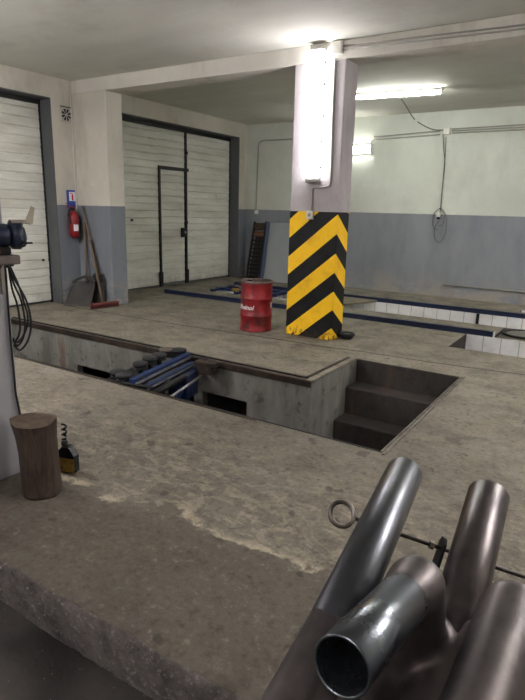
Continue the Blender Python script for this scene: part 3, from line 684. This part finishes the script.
# rubber pad by the pillar
p = PZ(344.5, 339.5); g = empty('rubber_pad', (p.x, p.y+.06, 0), 0, 'round black rubber lifting pad on the floor right of the striped pillar', 'pad')
MB().lathe([(0, .0), (.055, .0), (.065, .012), (.07, .03), (.086, .04), (.088, .062), (.078, .068), (.068, .060), (.0, .052)], 32).build('pad_body', MRU2, g)
MB().lathe([(0, .05), (.03, .05), (.03, .058), (0, .06)], 16).build('pad_boss', MBK, g)
for k in range(8): MB().box((.045, -.006, .052), (.066, .006, .066), Matrix.Rotation(k*PI/4, 4, 'Z')).build('pad_lug', MRU2, g)

# ------------------------------------------------------------------ steel edgings
g = empty('pit_edge_rail', (0, 0, 0), 0, 'rusty double steel edging along the far rim of the front pit', 'edging')
MB().box((PA[0], PA[3]-.008, -.045), (PA[1]+.004, PA[3]-.001, .009)).box((PA[0], PA[3]-.001, .001), (PA[1]+.004, PA[3]+.028, .009)).build('inner_angle', MRU, g)
MB().box((PA[0], PA[3]+.036, -.03), (PA[1]-.0, PA[3]+.062, .001)).build('groove_strip', MST2, g)
MB().box((PA[0], PA[3]+.070, .0), (PA[1]-.075, PA[3]+.098, .012)).build('outer_angle', MBK, g)
MB().box((PA[1]-.098, PA[3]+.07, .0), (PA[1]-.070, PS[3]-.02, .012)).build('return_angle', MBK, g)
g2_ = empty('pit_edge_rail', (0, 0, 0), 0, 'thin steel edging on the near rim of the front pit', 'edging')
MB().box((PA[0], PA[2]-.03, 0), (PA[1]+.1, PA[2]-.006, .004)).build('flange', MRU, g2_); MB().box((PA[0], PA[2]-.004, -.04), (PS[1], PA[2]+.003, .005)).build('web', MBK, g2_)
g3 = empty('pit_edge_rail', (0, 0, 0), 0, 'worn double steel edging along the right rim of the stairwell', 'edging')
MB().box((PS[1]-.004, PS[2], -.04), (PS[1]+.006, PS[3], .007)).build('inner_angle', MST2, g3); MB().box((PS[1]+.012, PS[2]-.03, 0), (PS[1]+.034, PS[3]+.02, .006)).build('outer_angle', MST2, g3)
MB().box((PS[1]+.006, PS[2], 0), (PS[1]+.012, PS[3], .0015)).build('groove', MBK, g3)
# stair side coping
o = MB().box((PA[1]-.065, PA[3]+.02, 0), (PA[1]-.001, PS[3]-.01, .010)).build('trim_7', m_pit('worn_coping', (140, 132, 118), (104, 96, 84)), None, .004); o['kind'] = 'structure'
# blue rails
def rail(x0, x1, y, w_, h_, lab):
    g = empty('blue_rail', ((x0+x1)/2, y, 0), 0, lab, 'rail'); hw = (x1-x0)/2
    MB().box((-hw, -w_/2, .0), (hw, w_/2, .006)).build('base_flange', MBL, g)
    MB().box((-hw, -w_/2, .006), (hw, -w_/2+.012, h_)).build('front_web', MBL, g, .002)
    MB().box((-hw, -w_/2, h_-.008), (hw, w_/2-.03, h_)).build('top_flange', MBL, g)
    n = int(hw*2/.6)
    for k in range(n): MB().lathe([(0, 0), (.009, 0), (.009, .006), (0, .006)], 8, Matrix.Translation((-hw+.3+k*.6, -w_/2, h_*.5)) @ Matrix.Rotation(PI/2, 4, 'X')).build('bolt', MBK, g)
    return g
r1 = rail(-6.35, -1.14, 6.90, .09, .062, 'blue steel rail on the floor passing behind the red drum')
MB().box((hw_ := 2.605, -.045, 0), (2.613, .045, .055)).build('end_plate', MWHT, r1)
r2 = rail(-6.05, 1.5, 8.485, .085, .062, 'blue steel rail along the far rim of the tiled pit')
# cover plate over the tiled pit
o = MB().prism([(-4.55, 7.70), (-3.44, 7.72), (-3.20, 8.42), (-4.55, 8.42)], Matrix.Translation((0, 0, .001)), .03).build('cover_plate', MPLY, None, .003)
lbl(o, 'flat dirty cover plate lying over the tiled pit right of the pillar', 'plate')
o = MB().box((-2.95, 8.54, .001), (-1.9, 8.9, .001+.006)).build('floor_plate', MPLY); bpy.data.objects.remove(o)
# things at the left end of the tiled pit
g = empty('pit_lift', (0, 0, 0), 0, 'blue pit lift frame lying over the tiled pit left of the red drum', 'lift')
y_ = 7.95
for yy in (7.74, 8.12): MB().box((-5.95, yy, .0), (-4.7, yy+.06, .05)).build('side_beam', MBL2, g, .004)
for xx in (-5.9, -5.4, -4.8): MB().box((xx, 7.52, .0), (xx+.07, 8.42, .045)).build('cross_beam', MBL, g, .004)
for k, xx in enumerate((-5.6, -5.15)): MB().lathe([(0, .05), (.06, .05), (.06, .075), (0, .08)], 16, Matrix.Translation((xx, 7.85, 0))).build('lift_pad', MRU2, g)
MB().tube([(-5.7, 8.0, .06), (-5.2, 7.8, .07)], .014, 8).build('piston_rod', MSLV, g); MB().box((-5.5, 7.6, .045), (-5.38, 7.66, .08)).build('yellow_tag', MYL, g)
# turn plate
g = empty('turn_plate', (PZ(517, 332.5).x, 7.2, 0), 0, 'round mesh turn plate on the strip between the rails at the right edge', 'turn plate')
MB().box((-.14-.02, -.29, .0005), (1.0, .31, .004)).build('bed_plate', plain('dark_bed', (74, 68, 60), .8), g)
MB().lathe([(.215, .004), (.245, .004), (.25, .02), (.24, .03), (.215, .028)], 40, Matrix.Translation((.1, 0, 0))).build('ring', MBK, g)
b = MB(); 
for k in range(-6, 7):
    w_ = math.sqrt(max(0, .2**2-(k*.031)**2)); b.box((.1+k*.031-.006, -w_, .012), (.1+k*.031+.006, w_, .020)); b.box((.1-w_, k*.031-.006, .012), (.1+w_, k*.031+.006, .022))
b.build('mesh_disc', MGRT, g); MB().lathe([(0, .004), (.215, .004), (.215, .010), (0, .010)], 32, Matrix.Translation((.1, 0, 0))).build('disc', plain('disc_brown', (110, 104, 92), .7), g)
MB().bar((-.165, -.30, .006), (-.165, .32, .006), .02, .012).build('dark_edge', MBK, g)

# ------------------------------------------------------------------ pit jack
g = empty('pit_jack', (-3.13, 3.47, .016), .21, 'blue and black pit jack bridging the front pit', 'jack')
def J(x, y, z): return Vector((x, y, z))
MB().box((-.13, -.47, -.005), (-.075, .46, .045)).build('cross_beam', MBL2, g, .005)
MB().box((-.074, -.47, -.004), (-.066, .46, .016)).build('silver_edge', MSLV, g)
MB().box((-.05, -.42, -.06), (.0, .42, -.02)).build('cross_beam', MBL2, g, .005)
MB().box((.001, -.42, -.05), (.008, .41, -.035)).build('silver_edge', MSLV, g)
MB().box((-.20, -.40, -.07), (-.14, .40, -.02)).build('beam_core', MBK, g, .006)
MB().tube([(.03, -.40, -.09), (.03, .2, -.09)], .030, 12).build('telescopic_bar', MBK, g)
MB().tube([(.12, -.38, -.15), (.12, .36, -.11)], .012, 10).build('silver_rod', MSLV, g)
b = MB().bar((.02, -.36, -.42), (.02, .38, -.08), .03, .06); b.build('scissor_arm', MBL2, g, .004)
MB().bar((-.04, .36, -.42), (-.04, -.38, -.08), .03, .06).build('scissor_arm', MBL2, g, .004)
MB().box((-.14, -.40, -.50), (.1, .40, -.42)).build('lower_frame', MBK, g, .006)
MB().box((-.1, .12, -.30), (.07, .34, -.07)).build('pump_body', MBL, g, .01)
MB().tube([(-.02, -.12, -.38), (-.02, -.12, -.04)], .04, 16).build('cylinder', MBK, g)
pad = [(0, 0), (.052, 0), (.056, .008), (.048, .014), (.048, .02), (.058, .026), (.058, .044), (.05, .05), (0, .05)]
for k, (x, y, z) in enumerate(((-.25, -.12, .02), (-.25, .03, .03), (-.24, .17, .03), (-.40, -.24, -.04), (-.30, -.30, -.04))):
    pp = MB().lathe(pad, 20, Matrix.Translation((x, y, z)) @ Matrix.Scale(1.15, 4)).build('rubber_pad', MRU2, g)
    MB().lathe([(0, -.06), (.025, -.06), (.025, .0), (0, .0)], 12, Matrix.Translation((x, y, z))).build('pad_stem', MBK, pp)
MB().box((-.46, -.34, -.08), (-.19, .26, -.04)).build('tool_tray', MBK, g, .004)
for (x, y) in ((-.30, .42), (-.20, .45)): MB().lathe([(0, 0), (.075, 0), (.08, .008), (.08, .02), (.06, .026), (0, .026)], 24, Matrix.Translation((x, y, .048))).build('flat_pad', plain('dusty_rubber', (84, 76, 66), .8) if x < -.25 else MRU2, g)
MB().box((-.34, .36, .0), (-.14, .46, .046)).build('pad_carrier', MBK, g)
MB().box((.10, .30, -.10), (.22, .38, -.01)).box((.05, .30, -.03), (.26, .40, .018)).build('roller_bracket', MRU, g, .006)
MB().tube([(.16, .34, -.05), (.16, .29, -.05)], .03, 12).build('roller', MRU, g)
for e_ in (-1, 1): MB().box((-.20, e_*.475-.02, -.004), (.10, e_*.475+.02, .008)).build('end_carriage', MBK, g, .004)

# ------------------------------------------------------------------ stump and bottle
sx, sy_ = -2.30, 1.50; sp = PZ(42.5, 490.5)
g = empty('tree_stump', (sp.x, sp.y, 0), 0, 'upright sawn tree stump on the floor beside the whitewashed pillar', 'stump')
bm = bmesh.new(); n = 48; rings = []; HS = .375
for j in range(21):
    v = j/20; r_ = .098-.006*v+.012*max(0, v-.75)*4*.9; ring = []
    ox = -.014*v
    for k in range(n):
        a = 2*PI*k/n; w_ = 1+.05*math.cos(2*a+1)+.03*math.cos(5*a+.5)+.02*noise.noise(Vector((math.cos(a)*2, math.sin(a)*2, v*1.5)))+.018*noise.noise(Vector((math.cos(a)*9, math.sin(a)*9, v*2)))
        if v > .9: w_ *= 1+.05*noise.noise(Vector((math.cos(a)*5, math.sin(a)*5, 7)))
        # kept flare towards the camera's left at the top
        fl_ = max(0, math.cos(a-3.6))*.020*max(0, (v-.55)/.45)
        ring.append(bm.verts.new((ox+(r_+fl_)*w_*math.cos(a), (r_+fl_)*w_*math.sin(a), HS*v+.004*math.sin(2*a)*(v > .99))))
    rings.append(ring)
for a_, b_ in zip(rings, rings[1:]):
    for k in range(n): f = bm.faces.new((a_[k], a_[(k+1) % n], b_[(k+1) % n], b_[k])); f.smooth = True
bm.faces.new(rings[0][::-1]); me = bpy.data.meshes.new('trunk'); bm.to_mesh(me)
tp = bmesh.new(); tv = [tp.verts.new(v.co+Vector((0, 0, .001))) for v in rings[-1]]; tp.faces.new(tv); bm.free()
me.materials.append(MBARK); o = bpy.data.objects.new('trunk', me); col.objects.link(o); o.parent = g
me2 = bpy.data.meshes.new('cut_face'); tp.to_mesh(me2); tp.free(); me2.materials.append(MLTOP); o = bpy.data.objects.new('cut_face', me2); col.objects.link(o); o.parent = g
bp = PZ(64.5, 473); g = empty('oil_bottle', (bp.x, bp.y+.03, 0), YAW-.25, 'black oil bottle with yellow label on the floor behind the stump', 'bottle')
b = MB().prism([(-.048, 0), (.052, 0), (.052, .10), (.02, .15), (-.02, .152), (-.048, .12)], Matrix.Translation((0, .025, 0)) @ Matrix.Rotation(PI/2, 4, 'X'), .05); b.build('bottle_body', MGLS, g, .008, 3)
MB().box((-.046, -.0265, .006), (.050, -.025, .085)).build('label', MYL, g)
MB().lathe([(.014, .148), (.016, .15), (.016, .172), (0, .174)], 16, Matrix.Translation((-.02, 0, 0))).build('cap', MBK, g)
hel = [Vector((bp.x-.040+.012*math.cos(a*.9), bp.y+.045+.010*math.sin(a*.9), .150+.0042*a)) for a in [k*.35 for k in range(72)]]
o = MB().tube(hel, .0062, 6).build('coiled_cord', MGLS); lbl(o, 'thin black coiled cord rising behind the stump above the oil bottle', 'cord')

# ------------------------------------------------------------------ shelf, grinder, hoses at the whitewashed pillar
pxr = q.x if False else wp.data.vertices[1].co.x
pyb = max(v.co.y for v in wp.data.vertices)
s0 = PX(20.5, 255, pxr+.17); zs_ = s0.z+.0
g = empty('steel_shelf', (0, 0, 0), 0, 'steel shelf plate on the whitewashed pillar carrying the bench grinder', 'shelf')
xe = s0.x
MB().box((pxr+.001, s0.y-.42, zs_-.042), (xe, s0.y, zs_)).build('shelf_plate', MSHF, g, .006)
MB().box((pxr+.03, s0.y, zs_-.038), (xe-.01, s0.y+.003, zs_-.006)).build('front_edge', MBK, g)
MB().box((pxr+.001, pyb-.045, zs_-.20), (pxr+.012, pyb-.02, zs_-.045)).build('bracket_leg', MGRY, g)
MB().bar((pxr+.01, s0.y-.1, zs_-.16), (xe-.02, s0.y-.1, zs_-.045), .03, .01).build('bracket_strut', MSHF, g)
# grinder: axis along world X roughly, wheel guard at its right end
gx = PX(19, 240, pxr+.10); gz = zs_+.095; ge = empty('bench_grinder', (gx.x, gx.y, zs_), 1.22, 'blue bench grinder with grey guard on the pillar shelf', 'grinder')
Rx = Matrix.Rotation(PI/2, 4, 'Y')
MB().lathe([(0, -.17), (.04, -.17), (.052, -.15), (.055, -.03), (.05, -.012), (0, -.012)], 28, Matrix.Translation((-.03, 0, .085)) @ Rx).build('motor', MNVY, ge)
MB().box((-.20, -.055, 0), (-.05, .055, .035)).build('base', MBK, ge, .006)
MB().box((-.15, -.058, .008), (-.10, -.054, .028)).build('switch', MORG, ge, .002)
MB().lathe([(0, -.052), (.05, -.052), (.064, -.045), (.066, -.01), (.05, 0), (0, 0)], 32, Matrix.Translation((.012, 0, .085)) @ Rx).build('wheel_guard', MNVY, ge)
MB().lathe([(0, -.012), (.046, -.012), (.05, -.004), (.046, .010), (.012, .012), (0, .014)], 28, Matrix.Translation((.014, 0, .078)) @ Rx).build('grinding_wheel', MSTONE, ge)
MB().lathe([(0, .01), (.016, .01), (.014, .022), (0, .024)], 14, Matrix.Translation((.014, 0, .078)) @ Rx).build('wheel_nut', MSLV, ge)
b = MB(); ar = arc((0, 0, .085), .070, 1.0, 2.6, 10, (0, -1, 0), (0, 0, 1))
for i in range(len(ar)-1):
    p_, q_ = ar[i], ar[i+1]; b.bar(p_+Vector((-.0, 0, 0)), q_, .07, .005, (p_+q_)/2-Vector((0, 0, .085)))
b.build('spark_guard', MGRY, ge)
MB().bar((.005, -.02, .148), (.05, -.045, .140), .05, .006).build('guard_plate', MGRY, ge, .002)
MB().prism([(-.018, 0), (.018, 0), (.013, .075), (-.004, .078)], Matrix.Translation((.042, -.03, .145)) @ Matrix.Rotation(.25, 4, 'Y') @ Matrix.Rotation(PI/2, 4, 'X'), .004).build('eye_shield', plain('scratched_shield', (176, 164, 146), .4), ge)
MB().box((.0, -.085, .05), (.04, -.06, .058)).build('tool_rest', MBK, ge, .002)
MB().box((-.165, -.0575, .075), (-.12, -.054, .10)).build('rating_label', MWHT, ge)
# hoses in hanging loops
pts_ = [[(7, 264), (15, 280), (26, 300), (31, 322), (28, 340), (20, 350), (14, 345)],
        [(8, 264), (14, 284), (21, 300), (25, 322), (23, 338), (17, 346), (13, 338)],
        [(8, 264), (12, 288), (17, 304), (20, 322), (19, 334), (15, 341), (11, 336)],
        [(9, 264), (18, 284), (24, 302), (28, 318), (25, 332), (18, 342), (12, 340)]]
labs = ['outermost black hose loop hanging behind the whitewashed pillar', 'third black hose loop inwards, hanging behind the whitewashed pillar', 'innermost short black hose loop hanging behind the whitewashed pillar', 'second black hose loop inwards, hanging behind the whitewashed pillar']
for k, P_ in enumerate(pts_):
    o = MB().tube(smooth_path([PY(x, y, pyb+.02+.012*k) for x, y in P_], 7), .0052, 8).build('hose', MRU2); lbl(o, labs[k], 'hose')
hp = PY(9, 266, pyb+.04); hk = MB().tube([(hp.x-.02, pyb+.001, hp.z), (hp.x-.02, pyb+.075, hp.z), (hp.x-.02, pyb+.085, hp.z+.02)], .006, 8).tube([(hp.x-.06, pyb+.03, hp.z-.004), (hp.x+.015, pyb+.03, hp.z-.004)], .005, 8).build('hose_hook', MBK); lbl(hk, 'small black hook behind the whitewashed pillar holding the hose loops', 'hook')
# power cable down the pillar
pc = [(4.8, 262), (7, 290), (9.5, 325), (11.5, 350), (14, 375), (15.5, 392), (18, 404), (20.5, 420)]
pw = [PX(x, y, pxr+.012) for x, y in pc]; o = MB().tube(smooth_path(pw+[Vector((pxr+.012, pw[-1].y-.01, .02))], 5), .0055, 8).build('power_cable', MRU2); lbl(o, 'black power cable hanging down the whitewashed pillar to the stump', 'cable')

# ------------------------------------------------------------------ welded pipe assembly in the foreground
g = empty('pipe_assembly', (0, 0, 0), 0, 'welded assembly of bare steel pipes in the foreground', 'pipe assembly')
RP = .0262
def pipe(a, b_, r=RP, t_=.0028, mat=MPIPE, name='pipe', n=48):
    d = (b_-a); L_ = d.length
    prof = [(r-t_, L_), (r-.0008, L_), (r, L_-.0012), (r, .0), (r-t_, 0), (r-t_, L_)]
    # open hollow tube; its free end at a
    prof = [(r-t_, L_), (r-t_, .0012), (r-t_+.0006, 0), (r-.0008, 0), (r, .001), (r, L_), (r-t_, L_)]
    return MB().lathe(prof, n, align(a, d)).build(name, mat, g)
T1, B1 = PD(404.5, 473, .90), PD(316, 665, .570)
T2, B2 = PD(488.5, 495, .85), PD(438, 690, .605)
N3, F3 = PD(341, 667, .455), PD(416, 585, .615)
N4, F4 = PD(474, 722, .475), PD(512, 612, .60)
B1x = T1.lerp(B1, 1.35); B2x = T2.lerp(B2, 1.3)
pipe(T1, B1x, r=.0292, mat=MPIPE); pipe(T2, B2x, r=.0302, mat=m_metal('aged_steel_pipe', (98, 91, 91), (74, 68, 70), .34, .92, 40, .12, .15)); pipe(N3, F3, mat=MPIPE2); pipe(N4, F4, r=.030, mat=MPIPE)
b = MB()
def cap(p, q_, r1, r2, k=8):
    p = Vector(p); q_ = Vector(q_); pts2 = []; rs = []; d = (q_-p); L_ = d.length; d.normalize()
    for i in range(5): a = PI/2*i/4; pts2.append(p-d*r1*math.cos(a)); rs.append(max(r1*math.sin(a), 1e-4))
    for i in range(1, k): pts2.append(p.lerp(q_, i/k)); rs.append(r1+(r2-r1)*i/k)
    for i in range(5): a = PI/2*i/4; pts2.append(q_+d*r2*math.sin(a)); rs.append(max(r2*math.cos(a), 1e-4))
    b.tube(pts2, rs, 20)
TR = PD(405, 830, .72)
cap(T1.lerp(B1, .62), T1.lerp(B1, 1.5), .0265, .038); cap(T2.lerp(B2, .62), T2.lerp(B2, 1.45), .0275, .040)
cap(N3.lerp(F3, .80), F3, .028, .033); cap(N4.lerp(F4, -.5), F4, .0312, .034)
cap(T1.lerp(B1, 1.5), TR, .038, .05); cap(T2.lerp(B2, 1.4), TR, .038, .05)
cap(F3, PD(398, 720, .69), .033, .055); cap(PD(398, 720, .69), TR, .055, .06)
cap(F4, PD(490, 740, .66), .034, .055); cap(PD(490, 740, .66), TR, .05, .055)
cap(PD(375, 640, .66), PD(345, 760, .64), .034, .05)
cap(PD(470, 640, .68), PD(455, 760, .66), .030, .045)
cap(TR, Vector((TR.x, TR.y, TR.z-.25)), .06, .05)
o = b.build('welded_junction', MWELD, g)
m = o.modifiers.new('remesh', 'REMESH'); m.mode = 'VOXEL'; m.voxel_size = .0035; m.use_smooth_shade = True
m = o.modifiers.new('smooth', 'SMOOTH'); m.iterations = 22; m.factor = .6
MB().lathe([(0, 0), (.05, 0), (.05, TR.z-.2-ZL), (0, TR.z-.2-ZL)], 32, Matrix.Translation((TR.x, TR.y, ZL+.006))).build('stand_pipe', MPIPE, g)
MB().lathe([(0, 0), (.17, 0), (.17, .012), (0, .012)], 40, Matrix.Translation((TR.x, TR.y, ZL+.0005))).build('base_plate', MWELD, g)
# weld beads where the short pipes enter
for (pp, dd, rr_) in ((PD(412, 590, .603), F3-N3, .0275), (PD(508, 624, .585), F4-N4, .0312)):
    Mx = align(pp, dd); pts3 = [Mx @ Vector(((rr_+.0012*math.sin(k*3.1))*math.cos(2*PI*k/64), (rr_+.0012*math.sin(k*3.1))*math.sin(2*PI*k/64), .002*math.sin(k*2.3))) for k in range(64)]
# eye bolt with long rod
e = empty('eye_rod', (0, 0, 0), 0, 'long thin steel rod with ring eye passing behind the two upright pipes', 'rod')
dp = .97; rc = PD(342, 514, dp); rdir = (PD(525, 576, dp)-PD(356, 519, dp)).normalized()
ux = ray(1, 1); nrm = (O-rc).normalized(); vx = rdir; vy = nrm.cross(vx).normalized()
nrm2 = (nrm+vy*.25+vx*.2).normalized(); vx2 = (rdir-nrm2*rdir.dot(nrm2)).normalized(); vy2 = nrm2.cross(vx2)
MB().tube([rc+.0212*(math.cos(a)*vx2+math.sin(a)*vy2) for a in [2*PI*k/40 for k in range(40)]], 0.0042, 10, closed=True).build('ring', MBOLT, e)
s_ = rc+vx2*.022
MB().tube([s_, PD(354.5, 518, dp), PD(372, 524.5, dp), PD(436, 546.5, dp), PD(480, 562, dp), PD(600, 602, dp)], .0036, 10).build('rod', m_metal('dark_rod', (74, 68, 66), (50, 46, 44), .45, .7, 40), e)
MB().lathe([(0, -.004), (.007, -.004), (.007, .004), (0, .004)], 6, align(PD(431.5, 545, dp), rdir), False).build('nut', MBOLT, e)
# black lug holding the rod
l0 = PD(439.5, 549, dp)
b = MB(); nn = rdir; yy = (up - nn*up.dot(nn)).normalized(); xx = yy.cross(nn)
Mx = Matrix((xx, yy, nn)).transposed().to_4x4(); Mx.translation = l0
b.prism([(-.014, -.055), (.014, -.055), (.013, .012), (.006, .022), (-.006, .022), (-.013, .012)], Mx, .005)
b.build('lug', MBK, g)
MB().tube([l0-yy*.05, PD(440, 600, .80), PD(445, 640, .70)], .010, 10).build('lug_stem', MBK, g)

# ------------------------------------------------------------------ world & view
w = bpy.data.worlds.new('dim_interior'); scn.world = w; w.use_nodes = True
w.node_tree.nodes['Background'].inputs[0].default_value = (.8, .85, .9, 1); w.node_tree.nodes['Background'].inputs[1].default_value = .15
vs_ = scn.view_settings; vs_.view_transform = 'Standard'; vs_.look = 'None'; vs_.gamma = 1; vs_.use_curve_mapping = False; vs_.exposure = 2.22
scn.cycles.max_bounces = 8; scn.cycles.diffuse_bounces = 5; scn.cycles.use_denoising = True
